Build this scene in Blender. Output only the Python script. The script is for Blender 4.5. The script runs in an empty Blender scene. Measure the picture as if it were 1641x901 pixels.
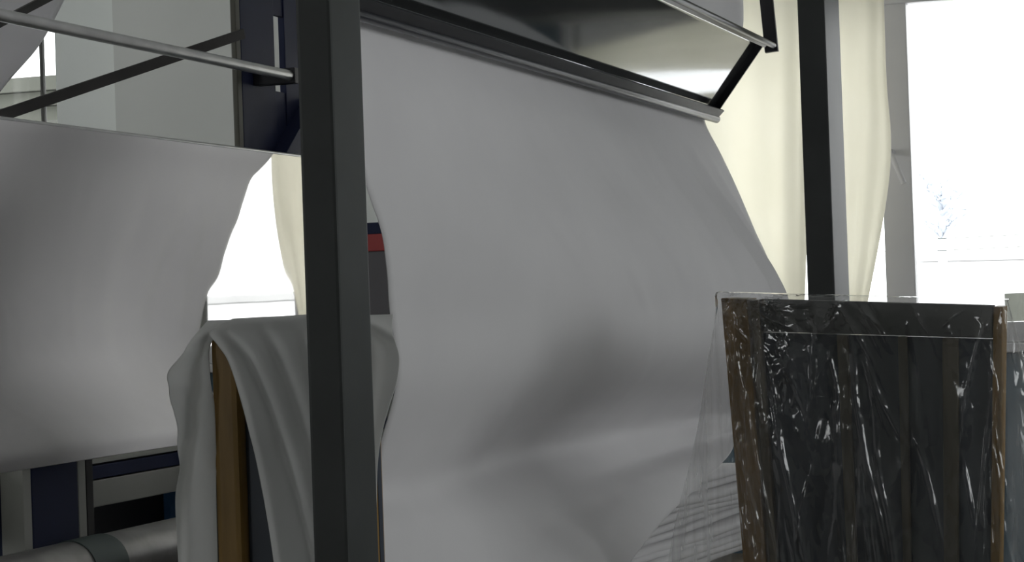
import bpy, bmesh, math, random
from mathutils import Vector, Matrix, noise

# ---------------------------------------------------------------- camera
S = bpy.context.scene
COL = S.collection
FPX, CAM_Z = 3500.0, 1.5
YAW = math.radians(18.8)                      # the machine hall runs 18.8 degrees right of the view
CAM_M = Matrix.Rotation(YAW, 3, 'Z') @ Matrix.Rotation(math.radians(90.58), 3, 'X') @ Matrix.Rotation(math.radians(-2.0), 3, 'Z')
cam_d = bpy.data.cameras.new('camera')
cam_d.sensor_width = 36.0
cam_d.lens = 36.0 * FPX / 1641.0
cam_d.clip_start, cam_d.clip_end = 0.05, 300
cam = bpy.data.objects.new('camera', cam_d)
COL.objects.link(cam)
cam.matrix_world = Matrix.Translation((0, 0, CAM_Z)) @ CAM_M.to_4x4()
S.camera = cam

# ---------------------------------------------------------------- light
W = bpy.data.worlds.new('overcast')
S.world = W
W.use_nodes = True
bg = W.node_tree.nodes['Background']
bg.inputs['Color'].default_value = (1.0, 0.985, 0.985, 1)
bg.inputs['Strength'].default_value = 4.2
S.view_settings.view_transform = 'Standard'
S.view_settings.look = 'None'
S.view_settings.gamma = 1.0
S.view_settings.exposure = 0.0
S.cycles.use_denoising = True
S.cycles.max_bounces = 10
S.cycles.diffuse_bounces = 5
S.cycles.transparent_max_bounces = 16
S.cycles.sample_clamp_indirect = 6.0


def portal(name, loc, rot, sx, sy):
    l = bpy.data.lights.new(name, 'AREA')
    l.shape = 'RECTANGLE'
    l.size, l.size_y = sx, sy
    l.cycles.is_portal = True
    o = bpy.data.objects.new(name, l)
    COL.objects.link(o)
    o.location, o.rotation_euler = loc, rot


H = math.pi / 2
portal('portal_back_right', (-1.6, 8.8, 2.0), (-H, 0, 0), 1.6, 1.4)      # faces -Y
portal('portal_back_left', (-6.0, 8.8, 2.4), (-H, 0, 0), 1.78, 1.6)
portal('portal_right', (4.7, 3.9, 2.6), (0, H, 0), 2.4, 5.4)              # faces -X
portal('portal_left', (-7.2, 4.7, 2.7), (0, -H, 0), 2.8, 6.2)             # faces +X
portal('portal_front', (-5.6, -5.2, 2.55), (H, 0, 0), 1.6, 2.3)           # faces +Y

# ---------------------------------------------------------------- helpers
V = Vector


def at(px, py, y):
    """World point in the direction of a pixel of the photograph, y metres ahead of the camera."""
    r = CAM_M @ V(((px - 820.5) / FPX, (450.5 - py) / FPX, -1.0))
    return V((0, 0, CAM_Z)) + r * (y / r.dot(FWD))


FWD = V((-math.sin(YAW), math.cos(YAW), 0))
D = V((0, 1, 0))      # along the machine
N = V((1, 0, 0))      # out of the machine's front
UP = V((0, 0, 1))
O = V((-1.735, 4.141, 0))


def mp(s, t, z):
    return O + D * s + N * t + UP * z


def node_mat(name):
    m = bpy.data.materials.new(name)
    m.use_nodes = True
    nt = m.node_tree
    return m, nt, nt.nodes['Principled BSDF'], nt.nodes['Material Output']


def tex_coord(nt, scale=(1, 1, 1)):
    tc = nt.nodes.new('ShaderNodeTexCoord')
    mpn = nt.nodes.new('ShaderNodeMapping')
    mpn.inputs['Scale'].default_value = scale
    nt.links.new(tc.outputs['Object'], mpn.inputs['Vector'])
    return mpn.outputs['Vector']


def noise_tex(nt, vec, scale, detail=4, rough=0.55):
    n = nt.nodes.new('ShaderNodeTexNoise')
    n.inputs['Scale'].default_value = scale
    n.inputs['Detail'].default_value = detail
    n.inputs['Roughness'].default_value = rough
    nt.links.new(vec, n.inputs['Vector'])
    return n.outputs['Fac']


def ramp(nt, fac, c0, c1, p0=0.3, p1=0.7):
    r = nt.nodes.new('ShaderNodeValToRGB')
    r.color_ramp.elements[0].position, r.color_ramp.elements[0].color = p0, (*c0, 1)
    r.color_ramp.elements[1].position, r.color_ramp.elements[1].color = p1, (*c1, 1)
    nt.links.new(fac, r.inputs['Fac'])
    return r.outputs['Color']


def bump(nt, fac, b, strength, dist):
    n = nt.nodes.new('ShaderNodeBump')
    n.inputs['Strength'].default_value = strength
    n.inputs['Distance'].default_value = dist
    nt.links.new(fac, n.inputs['Height'])
    nt.links.new(n.outputs['Normal'], b.inputs['Normal'])
    return n.outputs['Normal']


def surf(name, c0, c1, scale=8, rough=0.6, metal=0.0, bmp=0.15, bdist=0.004, stretch=(1, 1, 1), spec=0.5):
    m, nt, b, out = node_mat(name)
    v = tex_coord(nt, stretch)
    f = noise_tex(nt, v, scale)
    nt.links.new(ramp(nt, f, c0, c1), b.inputs['Base Color'])
    b.inputs['Roughness'].default_value = rough
    b.inputs['Metallic'].default_value = metal
    b.inputs['Specular IOR Level'].default_value = spec
    if bmp:
        bump(nt, f, b, bmp, bdist)
    return m


def cloth_mat(name, c0, c1, trans, weave=350, scale=3):
    m, nt, b, out = node_mat(name)
    v = tex_coord(nt)
    f = noise_tex(nt, v, scale, 3)
    col = ramp(nt, f, c0, c1)
    nt.links.new(col, b.inputs['Base Color'])
    b.inputs['Roughness'].default_value = 0.85
    b.inputs['Specular IOR Level'].default_value = 0.15
    w = noise_tex(nt, v, weave, 2)
    bump(nt, w, b, 0.08, 0.001)
    t = nt.nodes.new('ShaderNodeBsdfTranslucent')
    nt.links.new(col, t.inputs['Color'])
    mx = nt.nodes.new('ShaderNodeMixShader')
    mx.inputs['Fac'].default_value = trans
    nt.links.new(b.outputs['BSDF'], mx.inputs[1])
    nt.links.new(t.outputs['BSDF'], mx.inputs[2])
    nt.links.new(mx.outputs['Shader'], out.inputs['Surface'])
    return m


def film_mat(name, haze=(0.82, 0.83, 0.85)):
    """Clear crumpled polythene: see-through, a little milky where it hangs in loose folds, with
    small flat facets that glint. Mesh attributes: haze (how milky), crumple (how creased)."""
    m, nt, b, out = node_mat(name)
    L = nt.links.new

    def new(t, **k):
        n = nt.nodes.new(t)
        for a, v in k.items():
            setattr(n, a, v)
        return n

    def attr(nm):
        return new('ShaderNodeAttribute', attribute_name=nm).outputs['Fac']

    def math_(op, a, c, d=None):
        n = new('ShaderNodeMath', operation=op)
        for i, x in enumerate((a, c, d)):
            if x is None: continue
            if isinstance(x, (int, float)): n.inputs[i].default_value = x
            else: L(x, n.inputs[i])
        return n.outputs[0]

    def vmath(op, a, c):
        n = new('ShaderNodeVectorMath', operation=op)
        for i, x in enumerate((a, c)):
            if isinstance(x, tuple): n.inputs[i].default_value = x
            elif op == 'SCALE' and i == 1: L(x, n.inputs['Scale'])
            else: L(x, n.inputs[i])
        return n.outputs[0]
    hz, cru = attr('haze'), attr('crumple')
    v = tex_coord(nt, (1, 1, 0.45))
    wob = new('ShaderNodeTexNoise')
    wob.inputs['Scale'].default_value = 9
    wob.inputs['Detail'].default_value = 3
    L(v, wob.inputs['Vector'])
    vv = vmath('ADD', v, vmath('SCALE', wob.outputs['Color'], new_val(nt, 0.10)))
    off = None
    for sc, k in ((22, 0.9), (60, 0.8)):
        vo = new('ShaderNodeTexVoronoi')
        vo.inputs['Scale'].default_value = sc
        L(vv, vo.inputs['Vector'])
        c = vmath('SCALE', vmath('SUBTRACT', vo.outputs['Color'], (0.5, 0.5, 0.5)), new_val(nt, k))
        off = c if off is None else vmath('ADD', off, c)
    geo = new('ShaderNodeNewGeometry')
    nrm = vmath('NORMALIZE', vmath('ADD', geo.outputs['Normal'], vmath('SCALE', off, cru)), (0, 0, 0))
    b.inputs['Base Color'].default_value = (*haze, 1)
    b.inputs['Roughness'].default_value = 0.5
    b.inputs['Specular IOR Level'].default_value = 0.0
    tl = new('ShaderNodeBsdfTranslucent')
    tl.inputs['Color'].default_value = (*haze, 1)
    mixd = new('ShaderNodeMixShader')
    mixd.inputs['Fac'].default_value = 0.5
    L(b.outputs['BSDF'], mixd.inputs[1])
    L(tl.outputs['BSDF'], mixd.inputs[2])
    tr = new('ShaderNodeBsdfTransparent')
    streak = noise_tex(nt, tex_coord(nt, (1, 1, 0.10)), 22, 4, 0.55)
    mr = new('ShaderNodeMapRange')
    mr.inputs['From Min'].default_value, mr.inputs['From Max'].default_value = 0.40, 0.75
    mr.inputs['To Min'].default_value, mr.inputs['To Max'].default_value = 0.6, 1.9
    L(streak, mr.inputs['Value'])
    mx = new('ShaderNodeMixShader')
    L(math_('MULTIPLY', hz, mr.outputs['Result']), mx.inputs['Fac'])
    L(tr.outputs['BSDF'], mx.inputs[1])
    L(mixd.outputs['Shader'], mx.inputs[2])
    gl = new('ShaderNodeBsdfGlossy')
    gl.inputs['Roughness'].default_value = 0.10
    gl.inputs['Color'].default_value = (1, 1, 1, 1)
    L(nrm, gl.inputs['Normal'])
    fr = new('ShaderNodeFresnel')
    fr.inputs['IOR'].default_value = 1.75
    L(nrm, fr.inputs['Normal'])
    mx2 = new('ShaderNodeMixShader')
    L(fr.outputs['Fac'], mx2.inputs['Fac'])
    L(mx.outputs['Shader'], mx2.inputs[1])
    L(gl.outputs['BSDF'], mx2.inputs[2])
    L(mx2.outputs['Shader'], out.inputs['Surface'])
    return m


def new_val(nt, x):
    n = nt.nodes.new('ShaderNodeValue')
    n.outputs[0].default_value = x
    return n.outputs[0]


def glass_mat():
    m, nt, b, out = node_mat('window_glass')
    tr = nt.nodes.new('ShaderNodeBsdfTransparent')
    tr.inputs['Color'].default_value = (0.96, 0.98, 0.98, 1)
    gl = nt.nodes.new('ShaderNodeBsdfGlossy')
    gl.inputs['Roughness'].default_value = 0.02
    fr = nt.nodes.new('ShaderNodeFresnel')
    mx = nt.nodes.new('ShaderNodeMixShader')
    nt.links.new(fr.outputs['Fac'], mx.inputs['Fac'])
    nt.links.new(tr.outputs['BSDF'], mx.inputs[1])
    nt.links.new(gl.outputs['BSDF'], mx.inputs[2])
    nt.links.new(mx.outputs['Shader'], out.inputs['Surface'])
    return m


def steel_sheet_mat():
    m, nt, b, out = node_mat('polished_steel_sheet')
    b.inputs['Base Color'].default_value = (0.80, 0.79, 0.78, 1)
    b.inputs['Metallic'].default_value = 1.0
    b.inputs['Roughness'].default_value = 0.02
    v = tex_coord(nt, (1, 1, 0.12))
    f = noise_tex(nt, v, 2.2, 2, 0.4)
    bump(nt, f, b, 0.05, 0.03)
    return m


M = {
    'wall': surf('grey_green_plaster', (0.68, 0.71, 0.68), (0.74, 0.76, 0.73), 1.2, 0.9, 0, 0.1),
    'pilaster': surf('grey_plaster', (0.56, 0.57, 0.54), (0.60, 0.61, 0.58), 1.2, 0.9, 0, 0.1),
    'wall_blue': surf('teal_dado_paint', (0.045, 0.09, 0.12), (0.06, 0.11, 0.15), 2, 0.5),
    'floor': surf('worn_concrete', (0.11, 0.11, 0.105), (0.19, 0.185, 0.175), 3, 0.6),
    'ceiling': surf('whitewashed_ceiling', (0.74, 0.75, 0.74), (0.8, 0.8, 0.78), 2, 0.95),
    'pvc': surf('window_pvc', (0.76, 0.75, 0.76), (0.80, 0.79, 0.80), 4, 0.35, 0, 0.0),
    'dark_frame': surf('dark_window_bar', (0.05, 0.05, 0.045), (0.07, 0.07, 0.06), 6, 0.6),
    'glass': glass_mat(),
    'post': surf('dark_grey_steel_paint', (0.045, 0.048, 0.047), (0.060, 0.064, 0.063), 5, 0.5, 0, 0.06, 0.002, spec=0.3),
    'trough': surf('dark_rolled_steel', (0.19, 0.20, 0.205), (0.215, 0.225, 0.23), 3, 0.07, 0.85, 0.04, 0.002, (1, 1, 1)),
    'lip': surf('dark_bar_steel', (0.02, 0.02, 0.028), (0.03, 0.03, 0.038), 6, 0.3, 0.2, 0.03),
    'black': surf('black_steel', (0.010, 0.010, 0.013), (0.018, 0.018, 0.022), 6, 0.5, 0, 0.03),
    'steel': steel_sheet_mat(),
    'tube': surf('brushed_tube_steel', (0.42, 0.42, 0.42), (0.55, 0.55, 0.54), 10, 0.3, 0.9, 0.05, 0.002),
    'roller': surf('roller_steel', (0.16, 0.155, 0.15), (0.28, 0.27, 0.26), 9, 0.38, 0.6, 0.1, 0.003),
    'band': surf('green_rubber_band', (0.03, 0.05, 0.045), (0.045, 0.065, 0.06), 9, 0.6),
    'brace': surf('brown_black_bar', (0.02, 0.019, 0.018), (0.03, 0.028, 0.027), 6, 0.6, spec=0.25),
    'navy': surf('navy_machine_paint', (0.006, 0.009, 0.032), (0.009, 0.014, 0.042), 3, 0.6, 0, 0.04, spec=0.2),
    'olive': surf('olive_edge_paint', (0.045, 0.043, 0.03), (0.06, 0.057, 0.04), 5, 0.6),
    'beam': surf('grey_machine_paint', (0.22, 0.22, 0.20), (0.27, 0.27, 0.25), 4, 0.55),
    'blue': surf('blue_paint', (0.03, 0.10, 0.22), (0.04, 0.12, 0.26), 4, 0.5),
    'fabric': cloth_mat('raw_white_cloth', (0.80, 0.79, 0.80), (0.84, 0.83, 0.84), 0.24),
    'drape': cloth_mat('thin_grey_dust_cloth', (0.74, 0.74, 0.73), (0.82, 0.82, 0.81), 0.45),
    'curtain': cloth_mat('cream_curtain_cloth', (0.90, 0.88, 0.79), (0.93, 0.91, 0.83), 0.88),
    'wood': surf('stained_timber', (0.21, 0.12, 0.026), (0.34, 0.20, 0.055), 6, 0.42, 0, 0.2, 0.004, (6, 6, 0.6)),
    'batten': surf('grey_weathered_timber', (0.17, 0.14, 0.095), (0.27, 0.22, 0.15), 6, 0.5, 0, 0.2, 0.004, (6, 6, 0.6)),
    'slate': surf('slate_blue_board', (0.038, 0.048, 0.068), (0.054, 0.064, 0.084), 3, 0.4),
    'rail': surf('grey_rail_board', (0.09, 0.09, 0.085), (0.12, 0.12, 0.11), 4, 0.5),
    'film': film_mat('clear_polythene'),
    'red': surf('red_paint', (0.22, 0.012, 0.012), (0.28, 0.02, 0.018), 5, 0.5),
    'dgrey': surf('dark_grey_cabinet', (0.06, 0.055, 0.06), (0.075, 0.07, 0.075), 3, 0.5),
    'rubber': surf('black_rubber', (0.012, 0.012, 0.012), (0.02, 0.02, 0.02), 8, 0.7),
    'snow': surf('pale_ground', (0.74, 0.74, 0.74), (0.84, 0.84, 0.84), 1, 0.9),
    'pale': surf('pale_render', (0.70, 0.70, 0.72), (0.80, 0.80, 0.80), 0.6, 0.9),
    'roofing': surf('grey_roofing', (0.055, 0.058, 0.047), (0.075, 0.078, 0.065), 2, 0.8),
    'fascia': surf('weathered_fascia', (0.32, 0.32, 0.32), (0.40, 0.40, 0.40), 0.8, 0.9),
    'bark': surf('pale_bark', (0.42, 0.45, 0.5), (0.5, 0.53, 0.58), 5, 0.9),
}


def link_bm(name, bm, mat, parent=None, smooth=False, origin=None):
    bmesh.ops.recalc_face_normals(bm, faces=bm.faces)
    o0 = V(origin) if origin is not None else V((0, 0, 0))
    if origin is not None:
        bmesh.ops.translate(bm, vec=-o0, verts=bm.verts)
    me = bpy.data.meshes.new(name)
    bm.to_mesh(me)
    bm.free()
    me.materials.append(M[mat])
    if smooth:
        for p in me.polygons:
            p.use_smooth = True
    o = bpy.data.objects.new(name, me)
    COL.objects.link(o)
    if parent is not None:
        o.parent = parent
        o.location = o0 - world_loc(parent)
    else:
        o.location = o0
    return o


def world_loc(o):
    l = V(o.location)
    while o.parent is not None:
        o = o.parent
        l += V(o.location)
    return l


def tag(o, label=None, cat=None, group=None, kind=None):
    if label: o['label'] = label
    if cat: o['category'] = cat
    if group: o['group'] = group
    if kind: o['kind'] = kind
    return o


def empty(name, loc, label=None, cat=None, kind=None, group=None):
    o = bpy.data.objects.new(name, None)
    o.empty_display_size = 0.1
    COL.objects.link(o)
    o.location = loc
    return tag(o, label, cat, group, kind)


def centre(bm):
    lo = V((min(v.co.x for v in bm.verts), min(v.co.y for v in bm.verts), min(v.co.z for v in bm.verts)))
    hi = V((max(v.co.x for v in bm.verts), max(v.co.y for v in bm.verts), max(v.co.z for v in bm.verts)))
    return (lo + hi) / 2


def hexa(bm, c):
    """Box from 8 corners: 4 of one end, then 4 of the other, same order."""
    v = [bm.verts.new(p) for p in c]
    for f in ((0, 1, 2, 3), (7, 6, 5, 4), (0, 4, 5, 1), (1, 5, 6, 2), (2, 6, 7, 3), (3, 7, 4, 0)):
        bm.faces.new([v[i] for i in f])


def bev(bm, w, seg=2):
    if w:
        bmesh.ops.bevel(bm, geom=bm.edges[:], offset=w, segments=seg, affect='EDGES', profile=0.7)


def box(name, lo, hi, mat, parent=None, bw=0.0):
    bm = bmesh.new()
    x0, y0, z0 = lo
    x1, y1, z1 = hi
    hexa(bm, [V((x0, y0, z0)), V((x1, y0, z0)), V((x1, y1, z0)), V((x0, y1, z0)),
              V((x0, y0, z1)), V((x1, y0, z1)), V((x1, y1, z1)), V((x0, y1, z1))])
    bev(bm, bw)
    return link_bm(name, bm, mat, parent, origin=centre(bm))


def obox(name, base, ax, ay, az, mat, parent=None, bw=0.0):
    """Box from a corner and three edge vectors."""
    b = V(base)
    bm = bmesh.new()
    hexa(bm, [b, b + ax, b + ax + ay, b + ay, b + az, b + ax + az, b + ax + ay + az, b + ay + az])
    bev(bm, bw)
    return link_bm(name, bm, mat, parent, origin=centre(bm))


def bar(name, a, b, w, h, side, mat, parent=None, bw=0.002):
    """Rectangular bar from a to b, w along side, h across."""
    a, b = V(a), V(b)
    ax = (b - a)
    sd = side.normalized()
    sd = (sd - ax.normalized() * sd.dot(ax.normalized())).normalized()
    up = ax.normalized().cross(sd)
    return obox(name, a - sd * w / 2 - up * h / 2, ax, sd * w, up * h, mat, parent, bw)


def tube_bm(bm, pts, rad, seg=14, cap=True):
    rings = []
    pts = [V(p) for p in pts]
    rads = rad if isinstance(rad, (list, tuple)) else [rad] * len(pts)
    for i, p in enumerate(pts):
        t = (pts[min(i + 1, len(pts) - 1)] - pts[max(i - 1, 0)]).normalized()
        ref = UP if abs(t.z) < 0.9 else V((1, 0, 0))
        u = t.cross(ref).normalized()
        w = u.cross(t)
        rings.append([bm.verts.new(p + (u * math.cos(k * 2 * math.pi / seg) + w * math.sin(k * 2 * math.pi / seg)) * rads[i])
                      for k in range(seg)])
    for a, b in zip(rings, rings[1:]):
        for k in range(seg):
            bm.faces.new((a[k], a[(k + 1) % seg], b[(k + 1) % seg], b[k]))
    if cap:
        bm.faces.new(rings[0][::-1])
        bm.faces.new(rings[-1])


def tube(name, pts, rad, mat, parent=None, seg=18):
    bm = bmesh.new()
    tube_bm(bm, pts, rad, seg)
    o = link_bm(name, bm, mat, parent, True, origin=centre(bm))
    m = o.modifiers.new('edges', 'EDGE_SPLIT')
    m.split_angle = math.radians(50)
    return o


def cr(p, f):
    """Catmull-Rom through a list of vectors, f in 0..len-1."""
    i = min(int(f), len(p) - 2)
    t = f - i
    p0, p1, p2, p3 = p[max(i - 1, 0)], p[i], p[i + 1], p[min(i + 2, len(p) - 1)]
    return 0.5 * ((2 * p1) + (p2 - p0) * t + (2 * p0 - 5 * p1 + 4 * p2 - p3) * t * t + (3 * p1 - p0 - 3 * p2 + p3) * t * t * t)


def loft(name, lines, nu, nv, mat, disp=None, parent=None, thick=0.0016, sub=False):
    """Sheet through several edge lines (each a list of points, top to bottom); smooth both ways."""
    bm = bmesh.new()
    nl, nr = len(lines), len(lines[0])
    grid = []
    for j in range(nv + 1):
        v = j / nv
        row = [cr(l, v * (nr - 1)) for l in lines]
        r = []
        for i in range(nu + 1):
            u = i / nu
            p = cr(row, u * (nl - 1)) if nl > 2 else row[0].lerp(row[1], u)
            if disp:
                p = p + disp(u, v, p)
            r.append(bm.verts.new(p))
        grid.append(r)
    for j in range(nv):
        for i in range(nu):
            bm.faces.new((grid[j][i], grid[j][i + 1], grid[j + 1][i + 1], grid[j + 1][i]))
    o = link_bm(name, bm, mat, parent, True, origin=centre(bm))
    if thick:
        m = o.modifiers.new('thickness', 'SOLIDIFY')
        m.thickness = thick
        m.offset = 0
    return o


def sm(a, b, x):
    x = min(max((x - a) / (b - a), 0), 1)
    return x * x * (3 - 2 * x)


# ---------------------------------------------------------------- room
BX0, BX1, BY0, BY1, CH = -7.0, 4.5, -5.0, 8.6, 4.5
TH = 0.25


def wall(name, axis, pos, a0, a1, holes, mat, dado=None):
    """Wall of boxes around rectangular openings; axis 'y' = at constant y (runs in x), 'x' = at constant x."""
    bm = bmesh.new()

    def add(p0, p1, z0, z1):
        if p1 - p0 < 1e-4 or z1 - z0 < 1e-4:
            return
        if axis == 'y':
            lo, hi = (p0, pos, z0), (p1, pos + TH, z1)
        elif axis == 'y-':
            lo, hi = (p0, pos - TH, z0), (p1, pos, z1)
        elif axis == 'x':
            lo, hi = (pos, p0, z0), (pos + TH, p1, z1)
        else:
            lo, hi = (pos - TH, p0, z0), (pos, p1, z1)
        x0, y0, zz0 = lo
        x1, y1, zz1 = hi
        hexa(bm, [V((x0, y0, zz0)), V((x1, y0, zz0)), V((x1, y1, zz0)), V((x0, y1, zz0)),
                  V((x0, y0, zz1)), V((x1, y0, zz1)), V((x1, y1, zz1)), V((x0, y1, zz1))])
    cur = a0
    for (h0, h1, z0, z1) in sorted(holes):
        add(cur, h0, 0, CH)
        add(h0, h1, 0, z0)
        add(h0, h1, z1, CH)
        cur = h1
    add(cur, a1, 0, CH)
    return tag(link_bm(name, bm, mat), kind='structure')


tag(box('floor', (BX0 - TH, BY0 - TH, -0.2), (BX1 + TH, BY1 + TH, 0), 'floor'), kind='structure')
tag(box('ceiling', (BX0 - TH, BY0 - TH, CH), (BX1 + TH, BY1 + TH, CH + 0.2), 'ceiling'), kind='structure')
W1 = (-2.4, -0.72, 1.28, 2.71)
W2 = (-6.9, -5.05, 1.6, 3.2)
W3 = (1.2, 6.6, 1.4, 3.6)  # unseen opening, placed and sized to light the cloth from the right
W4 = (1.6, 7.8, 1.3, 4.1)  # unseen opening, added to brighten the back wall and the cloth's rear side
W5 = (-6.4, -4.8, 1.4, 3.7)  # unseen opening behind the camera, added to lift the faces turned this way
wall('wall_back', 'y', BY1, BX0 - TH, BX1 + TH, [W2, W1], 'wall')
wall('wall_right', 'x', BX1, BY0, BY1, [W3], 'wall')
wall('wall_left', 'x-', BX0, BY0, BY1, [W4], 'wall')
wall('wall_front', 'y-', BY0, BX0 - TH, BX1 + TH, [W5], 'wall')
# shallow pier on the back wall at the left, and the painted dado under the right window
tag(box('trim_1', (-4.70, BY1 - 0.10, 0), (-3.8, BY1, CH), 'pilaster'), kind='structure')
tag(box('trim_2', (-2.4, BY1 - 0.02, 0), (BX1, BY1, 1.242), 'wall_blue', bw=0.004), kind='structure')


def window(name, axis, hole, mull, mat='pvc', handle_at=None, bars=(), fw=0.07, md=0.045):
    """Frame, mullions, panes, sill and handle standing in an opening of the wall."""
    h0, h1, z0, z1 = hole
    if axis == 'y':
        P = lambda a, d, z: V((a, BY1 + d, z))
        c = V(((h0 + h1) / 2, BY1 + 0.1, z0))
    elif axis == 'y-':
        P = lambda a, d, z: V((a, BY0 - d, z))
        c = V(((h0 + h1) / 2, BY0 - 0.1, z0))
    elif axis == 'x-':
        P = lambda a, d, z: V((BX0 - d, a, z))
        c = V((BX0 - 0.1, (h0 + h1) / 2, z0))
    else:
        P = lambda a, d, z: V((BX1 + d, a, z))
        c = V((BX1 + 0.1, (h0 + h1) / 2, z0))
    e = empty(name, c, kind='structure')

    def bx(nm, a0, a1, d0, d1, zz0, zz1, mt, bw=0.006):
        p, q = P(a0, d0, zz0), P(a1, d1, zz1)
        lo = V((min(p.x, q.x), min(p.y, q.y), min(p.z, q.z)))
        hi = V((max(p.x, q.x), max(p.y, q.y), max(p.z, q.z)))
        return box(nm, lo, hi, mt, e, bw)
    bx('frame_stile', h0, h0 + fw, 0.06, 0.14, z0, z1, mat)
    bx('frame_stile', h1 - fw, h1, 0.06, 0.14, z0, z1, mat)
    bx('frame_rail', h0 + fw, h1 - fw, 0.06, 0.14, z0, z0 + fw, mat)
    bx('frame_rail', h0 + fw, h1 - fw, 0.06, 0.14, z1 - fw, z1, mat)
    xs = [h0 + fw] + list(mull) + [h1 - fw]
    edges = [h0 + fw]
    for (m0, m1) in mull:
        bx('mullion', m0, m1, 0.1 - md, 0.1 + md, z0 + fw, z1 - fw, mat)
        edges += [m0, m1]
    edges.append(h1 - fw)
    for k in range(0, len(edges), 2):
        bx('pane', edges[k], edges[k + 1], 0.098, 0.102, z0 + fw, z1 - fw, 'glass', 0)
    for (zb0, zb1) in bars:
        bx('transom', h0 + fw, h1 - fw, 0.07, 0.13, zb0, zb1, mat)
    bx('sill', h0, h1, -0.06, 0.06, z0 - 0.035, z0, 'pvc')
    if handle_at:
        a, z = handle_at
        p = P(a, 0.05, z)
        tp = P(a, 0.0, z)
        dr = P(a + 0.05, 0.0, z - 0.13)
        hd = tube('handle', [p, tp, tp.lerp(dr, 0.15), dr], 0.011, 'pvc', e, 10)
    return e


window('window_1', 'y', W1, [(-1.385, -1.268)], handle_at=(-1.342, 2.045), fw=0.08)
window('window_2', 'y', W2, [(-5.185, -5.168)], 'dark_frame', fw=0.02, md=0.012)
window('unseen_window_right', 'x', W3, [(3.2, 3.3), (4.9, 5.0)])
window('unseen_window_left', 'x-', W4, [(3.6, 3.7), (5.7, 5.8)])
window('unseen_window_front', 'y-', W5, [])

# ---------------------------------------------------------------- outside
tag(box('ground', (-40, 7.9, -0.6), (40, 70, -0.4), 'snow'), kind='structure')
b = empty('building', (5, 32, -0.4), 'pale low building with a sloping roof line seen through the right window', 'building')
bm = bmesh.new()
hexa(bm, [V((-4.2, 29, -.4)), V((14, 29, -.4)), V((14, 34, -.4)), V((-4.2, 34, -.4)), V((-4.2, 29, 1.85)), V((14, 29, 1.55)), V((14, 34, 1.55)), V((-4.2, 34, 1.85))])
link_bm('wall', bm, 'pale', b, origin=centre(bm))
bm = bmesh.new()
hexa(bm, [V((-4.5, 28.7, 1.86)), V((14.3, 28.7, 1.56)), V((14.3, 34.3, 1.56)), V((-4.5, 34.3, 1.86)), V((-4.5, 28.7, 1.98)), V((14.3, 28.7, 1.68)), V((14.3, 34.3, 1.68)), V((-4.5, 34.3, 1.98))])
link_bm('roof', bm, 'fascia', b, origin=centre(bm))
for x in (-3.1, -1.2, 0.8):
    box('window', (x, 28.96, 0.6), (x + .8, 29.0, 1.4), 'roofing', b)
for k, z in enumerate((2.00, 1.88)):
    cbl = tube('cable', [V((-8, 22, z + .12)), V((-3, 22.3, z)), V((3, 22.6, z + .06)), V((12, 23, z + .5))], 0.004, 'roofing', None, 6)
    tag(cbl, ('upper' if k == 0 else 'lower') + ' thin overhead wire outside the right window', 'wire', 'overhead wires outside')

b = empty('building', (-9.5, 15, -0.4), 'grey eaves and white wall of a house seen through the narrow left window', 'building')
box('wall', (-13, 13.6, -0.4), (-6.9, 17, 2.86), 'pale', b)
for k in range(3):
    box('eaves_board', (-13.2, 13.3 - .06 * k, 2.88 + .10 * k), (-6.7, 17.2, 2.975 + .10 * k), 'roofing', b)
random.seed(4)
tr = empty('tree', (-3.4, 25.3, -0.4), 'pale bare tree standing outside the right window', 'tree')
bm = bmesh.new()
tube_bm(bm, [V((-3.4, 25.3, -0.4)), V((-3.36, 25.3, 1.0)), V((-3.4, 25.33, 2.0)), V((-3.33, 25.3, 2.8))], [0.09, 0.07, 0.05, 0.02], 8)
tk = link_bm('trunk', bm, 'bark', tr, True, origin=V((-3.4, 25.3, -0.4)))
for k in range(14):
    a = random.uniform(0, 6.28)
    h0 = random.uniform(2.0, 2.6)
    L = random.uniform(0.25, 0.5)
    p = V((-3.38, 25.3, h0))
    q = p + V((math.cos(a) * L * .5, math.sin(a) * L * .5, L * .45))
    r2 = q + V((math.cos(a + .6) * L * .4, math.sin(a + .6) * L * .4, L * .35))
    bm = bmesh.new()
    tube_bm(bm, [p, q, r2], [0.03, 0.02, 0.008], 6)
    for s in range(3):
        w = p.lerp(r2, 0.4 + 0.2 * s)
        tube_bm(bm, [w, w + V((random.uniform(-.3, .3), random.uniform(-.3, .3), random.uniform(.05, .3)))], [0.012, 0.005], 5)
    link_bm('branch', bm, 'bark', tr, True, origin=p)

# ---------------------------------------------------------------- steel posts


def post(px, py, y, a, b, label):
    """Rectangular steel column, a wide across the machine and b deep along it."""
    p = at(px, py, y)
    e = empty('steel_post', (p.x, p.y, 0), label, 'post', group='rectangular steel posts')
    base = V((p.x, p.y, 0))
    obox('tube', base - N * a / 2 - D * b / 2 + UP * 0.012, N * a, D * b, UP * (CH - 0.024), 'post', e, 0.006)
    w, h = a + .12, b + .12
    bp = obox('base_plate', base - N * w / 2 - D * h / 2, N * w, D * h, UP * 0.012, 'post', e, 0.002)
    obox('top_plate', base - N * w / 2 - D * h / 2 + UP * (CH - 0.012), N * w, D * h, UP * 0.012, 'post', e, 0.002)
    for i in (-1, 1):
        for j in (-1, 1):
            q = base + N * i * (w / 2 - .025) + D * j * (h / 2 - .025)
            tube('bolt', [q + UP * 0.012, q + UP * 0.03], 0.009, 'lip', bp, 6)
    return e


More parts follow.
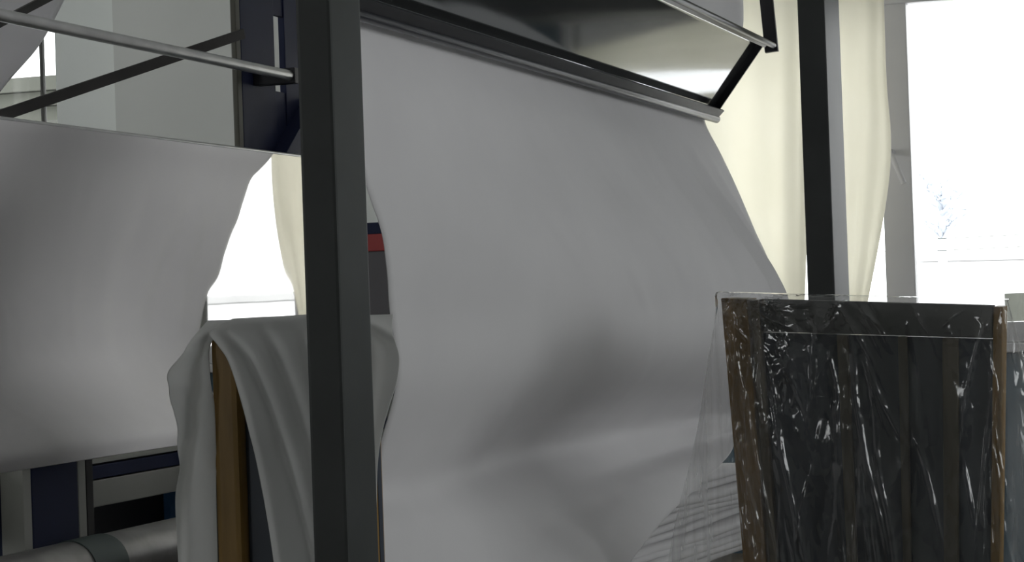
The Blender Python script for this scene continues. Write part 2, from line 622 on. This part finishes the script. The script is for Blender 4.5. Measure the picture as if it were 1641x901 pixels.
post(541, 450, 3.90, 0.066, 0.140, 'thick dark steel post in the foreground left of the falling cloth')
post(1320, 240, 7.46, 0.092, 0.28, 'dark steel post between the cream curtains at the window')

# ---------------------------------------------------------------- trough (swinging cloth guide)
ZL = 2.115
SE = 3.27
tro = empty('cloth_trough', mp(SE / 2, 0.1, ZL), 'dark curved metal trough slung above the falling white cloth', 'trough')
CH_T, CH_Z, SAG, T0, SKEW = 0.235, 0.228, 0.030, -0.020, -0.20
clen = math.hypot(CH_T, CH_Z)
bx_t, bx_z = -CH_Z / clen, CH_T / clen
S0 = -0.16


def arc(f, off=0.0):
    """Trough section, f 0 = lower lip, 1 = upper lip: (t, z)."""
    h = SAG * sm(0, .10, f) * sm(0, .10, 1 - f) + off
    return T0 + CH_T * f + bx_t * h, ZL + CH_Z * f + bx_z * h


bm = bmesh.new()
NS = 50
front, back = [], []
for k in range(NS + 1):
    t, z = arc(k / NS)
    t2, z2 = arc(k / NS, 0.006)
    front.append((bm.verts.new(mp(S0, t, z)), bm.verts.new(mp(SE + SKEW * k / NS, t, z))))
    back.append((bm.verts.new(mp(S0, t2, z2)), bm.verts.new(mp(SE + SKEW * k / NS, t2, z2))))
for k in range(NS):
    bm.faces.new((front[k][0], front[k][1], front[k + 1][1], front[k + 1][0]))
    bm.faces.new((back[k][0], back[k + 1][0], back[k + 1][1], back[k][1]))
    for e in (0, 1):
        bm.faces.new((front[k][e], front[k + 1][e], back[k + 1][e], back[k][e]))
bm.faces.new((front[0][0], back[0][0], back[0][1], front[0][1]))
bm.faces.new((front[NS][0], front[NS][1], back[NS][1], back[NS][0]))
o = link_bm('curved_plate', bm, 'trough', tro, True, origin=mp(SE / 2, 0.1, ZL))
o.modifiers.new('edges', 'EDGE_SPLIT').split_angle = math.radians(40)
for s0, s1, sk in ((S0 - 0.008, S0, 0), (SE, SE + 0.008, SKEW)):
    bm = bmesh.new()
    ring = [arc(k / NS, 0.008) for k in range(NS + 1)]
    a = [bm.verts.new(mp(s0 + sk * q / NS, t, z)) for q, (t, z) in enumerate(ring)]
    c = [bm.verts.new(mp(s1 + sk * q / NS, t, z)) for q, (t, z) in enumerate(ring)]
    bm.faces.new(a)
    bm.faces.new(c[::-1])
    for k in range(NS + 1):
        bm.faces.new((a[k], c[k], c[(k + 1) % (NS + 1)], a[(k + 1) % (NS + 1)]))
    link_bm('end_cheek', bm, 'black', tro, origin=mp((s0 + s1) / 2, 0.1, ZL + .15))
tube('lower_lip', [mp(S0 - .01, T0, ZL), mp(SE + .01, T0, ZL)], 0.014, 'lip', tro)
tube('upper_lip', [mp(S0 - .01, T0 + CH_T, ZL + CH_Z), mp(SE + SKEW + .09, T0 + CH_T, ZL + CH_Z)], 0.010, 'lip', tro)
ck = V((0, 0, 0)) + N * CH_T + UP * CH_Z
ckn = (N * CH_Z - UP * CH_T).normalized()
obox('lower_flange', mp(S0, T0, ZL) + ckn * 0.004, D * (SE - S0), ck * 0.125, ckn * -0.008, 'black', tro, 0.002)
obox('upper_flange', mp(S0, T0, ZL) + ck * 0.94 + ckn * 0.004, D * (SE + SKEW - S0), ck * 0.06, ckn * -0.008, 'lip', tro, 0.002)
for s, s2 in ((S0 - 0.03, S0 - 0.03), (SE + SKEW + 0.11, SE + 0.03)):
    bar('hanger_arm', mp(s, T0 + CH_T - 0.01, ZL + CH_Z - .02), mp(s2, CH_T - 0.20, CH), 0.045, 0.02, N, 'black', tro)

# ---------------------------------------------------------------- falling white cloth


def zl(px, y, z):
    """Point at height z on the vertical line through pixel column px (on level ground) at distance y."""
    lo, hi = -800.0, 2200.0
    for _ in range(40):
        mid = (lo + hi) / 2
        if at(px, mid, y).z > z: lo = mid
        else: hi = mid
    return at(px, (lo + hi) / 2, y)


SL, SR = -0.11, 3.27
rows_top = [(0.04, CH - 0.01), (0.10, ZL + 0.8), (0.12, ZL + 0.34), (0.085, ZL + 0.262), (0.03, ZL + 0.215),
            (-0.035, ZL + 0.15), (-0.057, ZL + 0.07), (-0.057, ZL - 0.015)]
left = [mp(SL, t, z) for t, z in rows_top]
right = [mp(SR - 0.13 * sm(ZL, ZL + .2, z), t, z) for t, z in rows_top]
prof = [(1.984, 538, 1155), (1.822, 556, 1186), (1.661, 594, 1212), (1.50, 622, 1243), (1.339, 634, 1270), (1.192, 608, 1272), (1.09, 590, 1262)]
yl = [4.46, 4.50, 4.55, 4.60, 4.64, 4.70, 4.72]
yr = [7.50, 7.47, 7.44, 7.42, 7.41, 7.43, 7.48]
for (z, a, c), y1, y2 in zip(prof, yl, yr):
    left.append(zl(a, y1, z))
    right.append(zl(c, y2, z))
# then it laps forward over the pile and hangs down its front
for t, z, tr_, zr, sl, sr in ((-0.04, 1.02, 0.07, 1.035, 0.06, 3.10), (-0.03, 0.95, 0.16, 1.0, 0.06, 2.50), (0.0, 0.85, 0.21, 0.91, 0.06, 1.50), (0.02, 0.65, 0.21, 0.74, 0.06, 0.80)):
    left.append(mp(sl, t, z))
    right.append(mp(sr, tr_, zr))
NR = len(left)
vl, vb = 7 / (NR - 1), 11.2 / (NR - 1)


def cloth_disp(u, v, p):
    w = sm(vl, vl + .14, v)
    a = 0.0
    # soft drag folds fanning down from the lip
    for c, slope, width, amp in ((0.30, .26, .050, .010), (0.42, .32, .030, .010), (0.54, .34, .045, .012), (0.66, .34, .022, .010),
                                 (0.76, .30, .026, .024), (0.85, .26, .018, .020), (0.92, .22, .014, .012), (0.18, .12, .06, .010),
                                 (0.36, .30, .010, .003), (0.49, .34, .010, .004), (0.61, .36, .010, .004)):
        x = (u - c - slope * (v - vl)) / width
        a += amp * math.exp(-x * x) * w * (1 - sm(vb - .03, vb + .12, v))
    n = noise.noise(V((u * 4, v * 3, 2.0))) * 0.018 * w
    for (cu, cv_, du, am) in ((.30, .56, .02, .006), (.42, .60, .03, .006), (.55, .58, .03, .005), (.47, .70, .03, .007), (.20, .70, .02, .006), (.66, .64, .03, .006)):
        g = (v - cv_) / .035
        n += am * math.exp(-g * g - ((u - cu - du * g) / .007) ** 2)
    q = min(max((v - vl) / (vb - vl), 0), 1)
    q2 = min(max((v - vl) / (6.0 / (NR - 1)), 0), 1)
    belly = 0.05 * math.sin(math.pi * (0.10 + .84 * u)) * (math.sin(math.pi * q ** 1.5)) ** 1.3
    belly += 0.11 * sm(.06, .42, u) * (1 - .75 * sm(.88, 1, u)) * math.sin(math.pi * q2 ** 2.0) ** 1.5
    hollow = -0.115 * math.exp(-(((v - (13.75 / (NR - 1))) / .05) ** 2)) * sm(0.04, 0.34, u)
    hollow -= 0.05 * math.exp(-(((v - (13.9 / (NR - 1))) / .03) ** 2) - ((u - .84) / .1) ** 2)
    lap = noise.noise(V((u * 3.1, v * 7, 6.0))) * 0.05 * sm(14 / (NR - 1), 1, v)
    edge = 0.005 * (math.sin(v * 70) + noise.noise(V((v * 40, 1, 1)))) * (math.exp(-u / .02) + math.exp(-(1 - u) / .02)) * w
    return N * (a + n + belly + hollow) + UP * lap + D * edge


clo = empty('falling_cloth', mp(1.0, 0.2, 0.3), 'wide white cloth sheet falling from the trough onto its folded pile', 'cloth')
loft('sheet', [left, right], 110, 190, 'fabric', cloth_disp, clo)
# folded pile
random.seed(11)
zc = 0.67
k = 0
while zc < 0.99:
    th = random.uniform(0.022, 0.032)
    t1 = 0.10 + random.uniform(-.02, .02)
    s0, s1 = 0.32 + random.uniform(-.03, .03), 3.05 + random.uniform(-.03, .03)
    bm = bmesh.new()
    n1 = 24
    sec = []
    for i in range(n1 + 1):
        f = i / n1
        s = s0 + (s1 - s0) * f
        sag = -0.05 * f * (zc - .66) / .33 + 0.006 * math.sin(f * 9 + k)
        tt = t1 - 0.20 + 0.22 * f + 0.010 * math.sin(f * 7 + k * 1.7)
        z = zc + sag
        h = th * 0.46
        sec.append([mp(s, -0.22, z - h), mp(s, tt - h, z - h), mp(s, tt - .3 * h, z - .7 * h), mp(s, tt, z),
                    mp(s, tt - .3 * h, z + .7 * h), mp(s, tt - h, z + h), mp(s, -0.22, z + h)])
    vs = [[bm.verts.new(p) for p in r] for r in sec]
    for r, q in zip(vs, vs[1:]):
        for j in range(7):
            bm.faces.new((r[j], r[(j + 1) % 7], q[(j + 1) % 7], q[j]))
    bm.faces.new(vs[0])
    bm.faces.new(vs[-1][::-1])
    link_bm('fold', bm, 'fabric', clo, True, origin=mp(1.0, 0, zc))
    zc += th
    k += 1

# cart deck below the pile
dk = empty('cloth_cart', mp(1.6, 0.0, 0), 'low cart deck on castors under the folded white pile', 'cart')
obox('deck', mp(0.25, -0.24, 0.58), D * 2.75, N * 0.45, UP * 0.06, 'batten', dk, 0.006)
for s in (0.35, 2.9):
    for t in (-0.20, 0.17):
        lg = tube('leg', [mp(s, t, 0.12), mp(s, t, 0.58)], 0.018, 'lip', dk, 10)
        tube('wheel', [mp(s, t - 0.018, 0.065), mp(s, t + 0.018, 0.065)], 0.065, 'rubber', lg, 18)

# ---------------------------------------------------------------- right rack wrapped in clear film
QA, QB = at(1157, 478, 5.2), at(1607, 490, 4.99)
QC, QD = at(1193, 901, 5.2), at(1601, 901, 4.99)
QC = QA + (QC - QA) * ((QA.z - 0.16) / (QA.z - QC.z))
QD = QB + (QD - QB) * ((QB.z - 0.16) / (QB.z - QD.z))
RN = (QB - QA).cross(QC - QA).normalized()
if RN.y > 0: RN = -RN


def Q(u, v, off=0.0):
    return QA.lerp(QB, u).lerp(QC.lerp(QD, u), v) + RN * off


rk = empty('panel_rack', Q(.5, 1, -.05) * 1.0, 'tall dark panelled rack with timber battens, right of the falling cloth', 'rack')


def qbox(name, u0, u1, v0, v1, o0, o1, mat, bw=0.003):
    bm = bmesh.new()
    hexa(bm, [Q(u0, v0, o0), Q(u1, v0, o0), Q(u1, v1, o0), Q(u0, v1, o0), Q(u0, v0, o1), Q(u1, v0, o1), Q(u1, v1, o1), Q(u0, v1, o1)])
    bev(bm, bw)
    return link_bm(name, bm, mat, rk, origin=centre(bm))


qbox('post', 0.0, 0.095, 0, 1, -0.10, 0.012, 'wood')
qbox('stile', 0.100, 0.135, 0.002, 1, -0.06, 0.0, 'batten')
qbox('stile', 0.968, 1.0, 0.002, 1, -0.10, 0.004, 'wood')
qbox('top_rail', 0.137, 0.966, 0.0, 0.058, -0.05, 0.002, 'rail')
qbox('bottom_rail', 0.137, 0.966, 0.94, 1.0, -0.05, 0.002, 'rail')
us = [0.137, 0.412, 0.452, 0.632, 0.664, 0.79, 0.845, 0.966]
for i in range(0, 8, 2):
    qbox('panel', us[i], us[i + 1], 0.060, 0.938, -0.045, -0.018, 'slate', 0.002)
for i in range(1, 7, 2):
    qbox('batten', us[i], us[i + 1], 0.060, 0.938, -0.05, -0.002, 'batten', 0.003)
# feet going back, with castors
for u in (0.05, 0.95):
    b0 = Q(u, 1)
    ft = bar('foot', V((b0.x, b0.y, 0.18)) - RN * 0.02, V((b0.x, b0.y, 0.18)) - RN * 0.34, 0.05, 0.05, QB - QA, 'wood', rk, 0.003)
    for f in (0.06, 0.3):
        c = V((b0.x, b0.y, 0)) - RN * f
        tube('wheel', [c + UP * 0.07 - N * .015, c + UP * 0.07 + N * .015], 0.07, 'rubber', ft, 16)
        tube('caster_fork', [c + UP * 0.12, c + UP * 0.16], 0.014, 'lip', ft, 8)


def ridge(x, y, z, k):
    return (1 - abs(noise.noise(V((x, y, z)))) * 2.2) ** k


random.seed(23)
PLEATS = []
for k in range(110):
    u0 = random.choice((random.uniform(0.02, 1.0), random.gauss(.30, .05), random.gauss(.47, .03), random.gauss(.80, .06), random.gauss(.18, .03)))
    v0 = random.uniform(-.02, .75)
    PLEATS.append((u0, random.uniform(-.10, .12), v0, v0 + random.uniform(.10, .45), random.uniform(.0030, .0060), random.uniform(.003, .0075), random.uniform(0, 9)))


def film_disp(u, v, p):
    x, y = u * 9, v * 9
    warp = noise.noise(V((x * .5, y * .25, 5))) * .8
    r = max(ridge(x * 1.6 + warp, y * .10, 1.3, 1), 0)
    m = math.exp(-((u - 0.33) / .055) ** 2) * sm(.07, .14, v) * (1 - sm(.42, .7, v))
    m += .30 * max(noise.noise(V((x * .7, y * .5, 8))), 0) + .45 * math.exp(-((u - .20) / .04) ** 2) * sm(.08, .2, v)
    c = max(ridge(x * 2.0 + warp * 2, y * 1.7 - x, 7.7, 1), 0) + .6 * abs(noise.noise(V((x * 4.5 + y, y * 4.5, 2.2))))
    a = 0.003 * r ** 2 + 0.016 * m * c
    for (u0, dr, v0, v1, w, am, ph) in PLEATS:
        if v0 < v < v1:
            q = (v - v0) / (v1 - v0)
            d = (u - u0 - dr * q - .012 * noise.noise(V((v * 9, ph, 0)))) / w
            if abs(d) < 3:
                a += am * math.exp(-d * d) * math.sin(math.pi * q) * (.6 + .4 * noise.noise(V((v * 60, ph, 3))) + .4)
    return RN * (a * (0.25 + .75 * sm(0.0, 0.05, v)))


# edge lines: left flare, corner, across the front, right corner, right flare
def film_line(pts):
    return [V(p) for p in pts]


vs_ = [-0.06, 0.0, 0.02, 0.1, 0.25, 0.45, 0.65, 0.97]


def front_line(u, off):
    out = []
    for v in vs_:
        if v < 0:
            out.append(Q(u, 0, -0.08) + UP * 0.012)
        elif v == 0:
            out.append(Q(u, 0, 0.0) + UP * 0.012)
        else:
            out.append(Q(u, v, off))
    return out


fl_l = [Q(0, 0, -0.08) + UP * .012, Q(0, 0, 0) + V((-.01, 0, .012))]
fl_r = [Q(1, 0, -0.08) + UP * .012, Q(1, 0, 0) + V((.01, 0, .012))]
for v, dl, dr in zip(vs_[2:], (.02, .05, .10, .185, .24, .28), (.02, .05, .085, .12, .15, .18)):
    fl_l.append(Q(0, v, -0.03) - (QB - QA).normalized() * dl + RN * .0)
    fl_r.append(Q(1, v, -0.03) + (QB - QA).normalized() * dr)
film = loft('plastic_film', [fl_l, front_line(0.0, 0.030), front_line(0.2, 0.034), front_line(0.5, 0.03), front_line(0.8, 0.034), front_line(1.0, 0.030), fl_r],
            400, 260, 'film', film_disp, thick=0)
NU, NV = 400, 260
ah = film.data.attributes.new('haze', 'FLOAT', 'POINT')
ac = film.data.attributes.new('crumple', 'FLOAT', 'POINT')
hv, cv = [], []
for j in range(NV + 1):
    for i in range(NU + 1):
        u, v = i / NU, j / NV
        out_ = 1 - sm(.10, .17, u) * sm(.10, .17, 1 - u)
        hv.append(.085 + .19 * out_ + .02 * math.exp(-((u - .215) / .03) ** 2))
        m = math.exp(-((u - 0.33) / .06) ** 2) * sm(.10, .17, v) * (1 - sm(.40, .62, v))
        n = noise.noise(V((u * 7, v * 4, 3.3)))
        cv.append(min(.05 + .75 * m + .5 * max(n - .05, 0) + .25 * math.exp(-((u - .19) / .03) ** 2) + .3 * math.exp(-((u - .48) / .02) ** 2) + .05 * out_, 1))
ah.data.foreach_set('value', hv)
ac.data.foreach_set('value', cv)
tag(film, 'clear crinkled plastic film draped over the dark panelled rack', 'plastic film')

# ---------------------------------------------------------------- left rack under a dust cloth
LA = at(335, 519, 4.48)
LW = 0.405
LT = LA.z


def lp(t, off, z):
    """On the left rack: t along its width, off towards the viewer."""
    return V((LA.x, LA.y, 0)) + N * t - D * off + UP * z


lk = empty('panel_rack', lp(LW / 2, -.05, 0), 'dark panelled rack with brown timber post, half hidden behind the foreground post', 'rack')
obox('post', lp(0.004, -0.055, 0.1), N * 0.056, D * -0.06, UP * (LT - 0.112), 'wood', lk, 0.012)
obox('post', lp(LW - 0.09, -0.055, 0.1), N * 0.035, D * -0.055, UP * (LT - 0.115), 'wood', lk, 0.006)
obox('panel', lp(0.062, -0.045, 0.25), N * (LW - .115), D * -0.02, UP * (LT - 0.30), 'slate', lk, 0.002)
obox('top_rail', lp(0.062, -0.05, LT - 0.05), N * (LW - .115), D * -0.04, UP * 0.04, 'rail', lk, 0.003)
for t in (0.035, LW - 0.035):
    ft = bar('foot', lp(t, 0.02, 0.125), lp(t, -0.22, 0.125), 0.04, 0.05, N, 'wood', lk, 0.003)
    for f in (0.0, -0.19):
        tube('wheel', [lp(t - .012, f, 0.045), lp(t + .012, f, 0.045)], 0.045, 'rubber', ft, 16)
        tube('caster_fork', [lp(t, f, 0.07), lp(t, f, 0.11)], 0.012, 'lip', ft, 8)

# cloth: left flap, then right flap, joined over the top rail
def on_front(px, py, off):
    """Point on the rack's front plane (shifted off towards the viewer) at a pixel."""
    r = CAM_M @ V(((px - 820.5) / FPX, (450.5 - py) / FPX, -1.0))
    p0 = lp(0, off * 0.6, 0)
    c = V((0, 0, CAM_Z))
    k = (p0 - c).dot(D) / r.dot(D)
    return c + r * k


hem = [(372, 512, .0), (338, 532, .02), (352, 552, .035), (368, 575, .045), (382, 612, .05), (393, 650, .05), (404, 695, .05), (415, 740, .045), (428, 805, .045), (440, 880, .045), (450, 960, .05)]
lineA = [lp(0.02, -0.06, LT + .004)] + [on_front(*h) for h in hem]


def flap_line(px_top, px_bot, off):
    out = [on_front(px_top, 516, -0.10)]
    out[0].z = LT + .006
    for h in hem:
        f = (h[1] - 512) / (960 - 512)
        p = on_front(px_top + (px_bot - px_top) * f, h[1], off * (0.25 + .75 * min(f * 5, 1)))
        if h[1] == 512: p.z = LT + .008
        out.append(p)
    return out


right_edge = [on_front(p, h[1], .03) for p, h in zip((622, 629, 635, 640, 636, 624, 612, 606, 604, 604, 604), hem)]
right_edge[0] = lp(LW - .022, -0.06, LT + .006)


def drape_disp(u, v, p):
    k = sm(0.1, 0.3, v)
    a = 0
    for c, sl, w_, amp in ((.12, .35, .03, .016), (.30, .30, .03, .016), (.46, .14, .025, .014), (.62, .1, .05, .012), (.8, .05, .05, .012)):
        x = (u - c - sl * (v - .2)) / w_
        a += amp * math.exp(-x * x)
    hemroll = 0.02 * math.exp(-(u / .03) ** 2)
    return -D * 0.6 * ((a + hemroll) * k + noise.noise(V((u * 6, v * 5, 1))) * .006 * k)


drp = empty('dust_cloth', lp(0.2, 0, LT), 'thin grey white dust cloth draped over the left rack, parted at its timber post', 'cloth')
loft('front_flap', [lineA, flap_line(440, 510, .04), flap_line(560, 575, .035), right_edge], 90, 110, 'drape', drape_disp, drp)
lf_out = [(333, 514, -0.1), (318, 532, .02), (300, 560, .06), (271, 603, .10), (279, 640, .08), (281, 690, .07), (287, 740, .07), (277, 810, .07), (282, 960, .07)]
lf_in = [(374, 514, -0.1), (352, 532, .0), (338, 560, .02), (340, 603, .03), (342, 640, .03), (343, 690, .03), (341, 740, .03), (343, 810, .03), (347, 960, .03)]
A_ = [on_front(*p) for p in lf_out]
B_ = [on_front(*p) for p in lf_in]
A_[0].z = B_[0].z = LT + .006


def flap_disp(u, v, p):
    k = sm(0.05, 0.3, v)
    return -D * 0.6 * (0.02 * math.sin(u * 7 + v * 5) * k + noise.noise(V((u * 3, v * 6, 9))) * .012 * k) + N * (noise.noise(V((v * 9, 3, 1))) * .012 * k * (1 - u))


loft('side_flap', [A_, B_], 36, 100, 'drape', flap_disp, drp)

# ---------------------------------------------------------------- machine on the left
PK = 4.82


def along(p, px):
    """Point of the line p + s*D seen in pixel column px (near the level of the horizon)."""
    lo, hi = -3.0, 6.0
    for _ in range(50):
        m = (lo + hi) / 2
        q = p + D * m
        r = CAM_M.transposed() @ (q - V((0, 0, CAM_Z)))
        x = 820.5 + FPX * r.x / -r.z if r.z < 0 else -1e9
        if x < px: lo = m
        else: hi = m
    return p + D * lo


mc = empty('finishing_machine', at(240, 500, 5.4) * 1.0, 'navy machine frame with a large polished steel side panel, left of the foreground post', 'machine')
mc.location.z = 0
pa = at(0, 190, PK)
zt, zb = pa.z, at(0, 757, PK).z
pl, pr = pa - D * 0.7, along(pa, 515)
PLEN = (pr - pl).length
obox('steel_panel', V((pl.x, pl.y, zb)), D * PLEN, N * -0.012, UP * (zt - zb), 'steel', mc, 0.002)
tube('panel_edge_bar', [pl + UP * .001 - N * .004, pr + UP * .001 - N * .004], 0.005, 'tube', mc, 10)
# overhead tube rail
ta = at(0, 24, 4.72)
te = along(ta, 463)
tube('tube_rail', [ta - D * 0.8, te], 0.0145, 'tube', mc)
# navy column with slots
cA, cB = along(pa - N * 0.05, 392), along(pa - N * 0.05, 520)
cw = (cB - cA).length
cx = V((cA.x, cA.y, 0))
obox('column_edge', cx - D * 0.03, D * 0.028, N * -0.016, UP * 3.2, 'olive', mc, 0.003)
slot0, slot1 = cw * 0.40, cw * 0.53
dc = (cA - V((0, 0, cA.z))).dot(FWD)
zs0, zs1 = at(445, 145, dc + .2).z, at(445, 22, dc + .2).z
obox('column', cx, D * slot0, N * -0.02, UP * 3.2, 'navy', mc, 0.003)
obox('column', cx + D * slot1, D * (cw - slot1), N * -0.02, UP * 3.2, 'navy', mc, 0.003)
obox('web_plate', cx + D * slot0 - N * 0.004, D * (slot1 - slot0), N * -0.012, UP * zs0, 'navy', mc)
obox('web_plate', cx + D * slot0 - N * 0.004 + UP * zs1, D * (slot1 - slot0), N * -0.012, UP * (3.2 - zs1), 'navy', mc)
obox('rail_bracket', V((te.x + .018, te.y, te.z - .022)), D * 0.04, N * (cx.x - te.x - .018), UP * 0.044, 'black', mc, 0.004)
g0 = along(pa - N * .03, 444)
g1 = along(pa - N * .03, 500)
bar('gusset', V((g0.x, g0.y, zt - .02)), V((g1.x, g1.y, zt + .17)), 0.05, 0.03, N, 'navy', mc)
# braces
b1 = at(390, 52, 1)
b1 = at(390, 54, dc)
bar('brace', at(-60, 206, 5.0), b1, 0.028, 0.010, UP, 'brace', mc)
bar('brace', at(-60, 68, 5.0), at(300, -120, 6.2), 0.020, 0.010, UP, 'brace', mc)
# supports and works below the panel
for q0, q1, mt, nm, dep in ((32, 106, 'navy', 'column', .10), (18, 31, 'beam', 'stay', .06), (107, 119, 'beam', 'stay', .05), (120, 131, 'brace', 'stay', .05)):
    a = along(pa - N * 0.06, q0)
    c = along(pa - N * 0.06, q1)
    obox(nm, V((a.x, a.y, 0)), c - a, N * -dep, UP * (zt - .2), mt, mc, 0.003)
c0 = along(pa - N * 0.17, -150)
d0 = along(pa - N * 0.17, 130)
d0 = (d0 - V((0, 0, d0.z))).dot(FWD)
bb = V((c0.x, c0.y, 0))
for y0, y1, mt in ((815, 772, 'beam'), (770, 748, 'navy'), (745, 705, 'beam')):
    obox('cross_beam', bb + UP * at(130, y0, d0).z, D * 2.9, N * -0.04, UP * (at(130, y1, d0).z - at(130, y0, d0).z), mt, mc, 0.003)
c0 = along(pa - N * 0.32, -150)
obox('back_plate', V((c0.x, c0.y, 0.45)), D * 1.9, N * -0.02, UP * 0.75, 'black', mc)
c0 = along(pa - N * 0.28, 254)
obox('side_plate', V((c0.x, c0.y, 0.45)), D * 0.12, N * -0.02, UP * 0.6, 'blue', mc)
# roller low in the frame, on its own bearings
ra = at(0, 893, 4.75)
rc = ra - UP * 0.07 - N * 0.0
re = along(rc, 300)
rl = tube('roller', [rc - D * 0.8, re], 0.07, 'roller', mc, 32)
q = along(rc, 130)
tube('roller_band', [q - D * .05, q + D * .10], 0.0725, 'band', rl, 32)
tube('roller_shaft', [rc - D * 0.9, re + D * 0.06], 0.02, 'tube', mc)
for q in (rc - D * 0.86, re + D * 0.03):
    obox('roller_stand', V((q.x, q.y, 0)) - N * .04 - D * .02, D * .04, N * .08, UP * (rc.z + .03), 'navy', mc, 0.003)

# ---------------------------------------------------------------- cabinet glimpsed behind the cloth
ca = at(585, 510, 7.6)
cz = at(600, 403, 7.6).z
cb = empty('control_cabinet', (ca.x + .25, ca.y + .15, 0), 'dark grey cabinet with red and blue top, glimpsed beside the foreground post', 'cabinet')
box('body', (ca.x - .05, ca.y, 0), (ca.x + .35, ca.y + .3, cz), 'dgrey', cb, 0.006)
box('red_band', (ca.x - .05, ca.y - .003, cz), (ca.x + .35, ca.y + .3, cz + .06), 'red', cb, 0.004)
box('blue_band', (ca.x - .05, ca.y - .003, cz + .06), (ca.x + .35, ca.y + .3, cz + .10), 'navy', cb, 0.004)
tube('aerial', [V((ca.x + .03, ca.y + .1, cz + .09)), V((ca.x + .03, ca.y + .1, cz + .20))], 0.010, 'black', cb, 8)

# ---------------------------------------------------------------- curtains
def curtain(name, lines, label, amp, freq, nu=60, nv=60, dirv=V((0, -1, 0))):
    def dp(u, v, p):
        return dirv * (amp * (math.sin(u * freq + 1.2 * math.sin(v * 2 + u * 3)) + .4 * math.sin(u * freq * 2.3 + v * 3)))
    o = loft(name, lines, nu, nv, 'curtain', dp)
    return tag(o, label, 'curtain', 'cream curtains at the windows')


def col(pts, y):
    out = []
    for px, py in pts:
        p = at(px, py, y)
        out.append(p)
    return out


curtain('curtain', [col([(1060, -250), (1070, 100), (1080, 300), (1090, 560)], 8.33), col([(1243, -250), (1246, 100), (1252, 300), (1262, 560)], 8.33),
                    col([(1300, -250), (1302, 100), (1297, 300), (1287, 560)], 8.44)],
        'cream curtain between the falling cloth and the far steel post', 0.012, 15)
curtain('curtain', [col([(1300, -250), (1310, 100), (1330, 280), (1340, 560)], 8.4), col([(1372, -250), (1376, 100), (1380, 280), (1362, 560)], 8.36),
                    col([(1410, -250), (1420, 100), (1426, 280), (1376, 560)], 8.4)],
        'narrow cream curtain right of the far steel post, gathered in at the bottom', 0.012, 9)
# ---------------------------------------------------------------- cloth hung high at the left
hc = loft('hanging_cloth', [col([(-250, -200), (-250, 0), (-250, 150), (-250, 260)], 7.6), col([(-60, -200), (-60, 0), (-60, 100), (-60, 190)], 7.5),
                            col([(150, -120), (94, 5), (54, 82), (-8, 150)], 7.6)], 40, 40, 'fabric',
          lambda u, v, p: V((0, -1, 0)) * .03 * math.sin(u * 11 + v * 2))
tag(hc, 'pale cloth swag hung across the upper left in front of the narrow window', 'cloth')
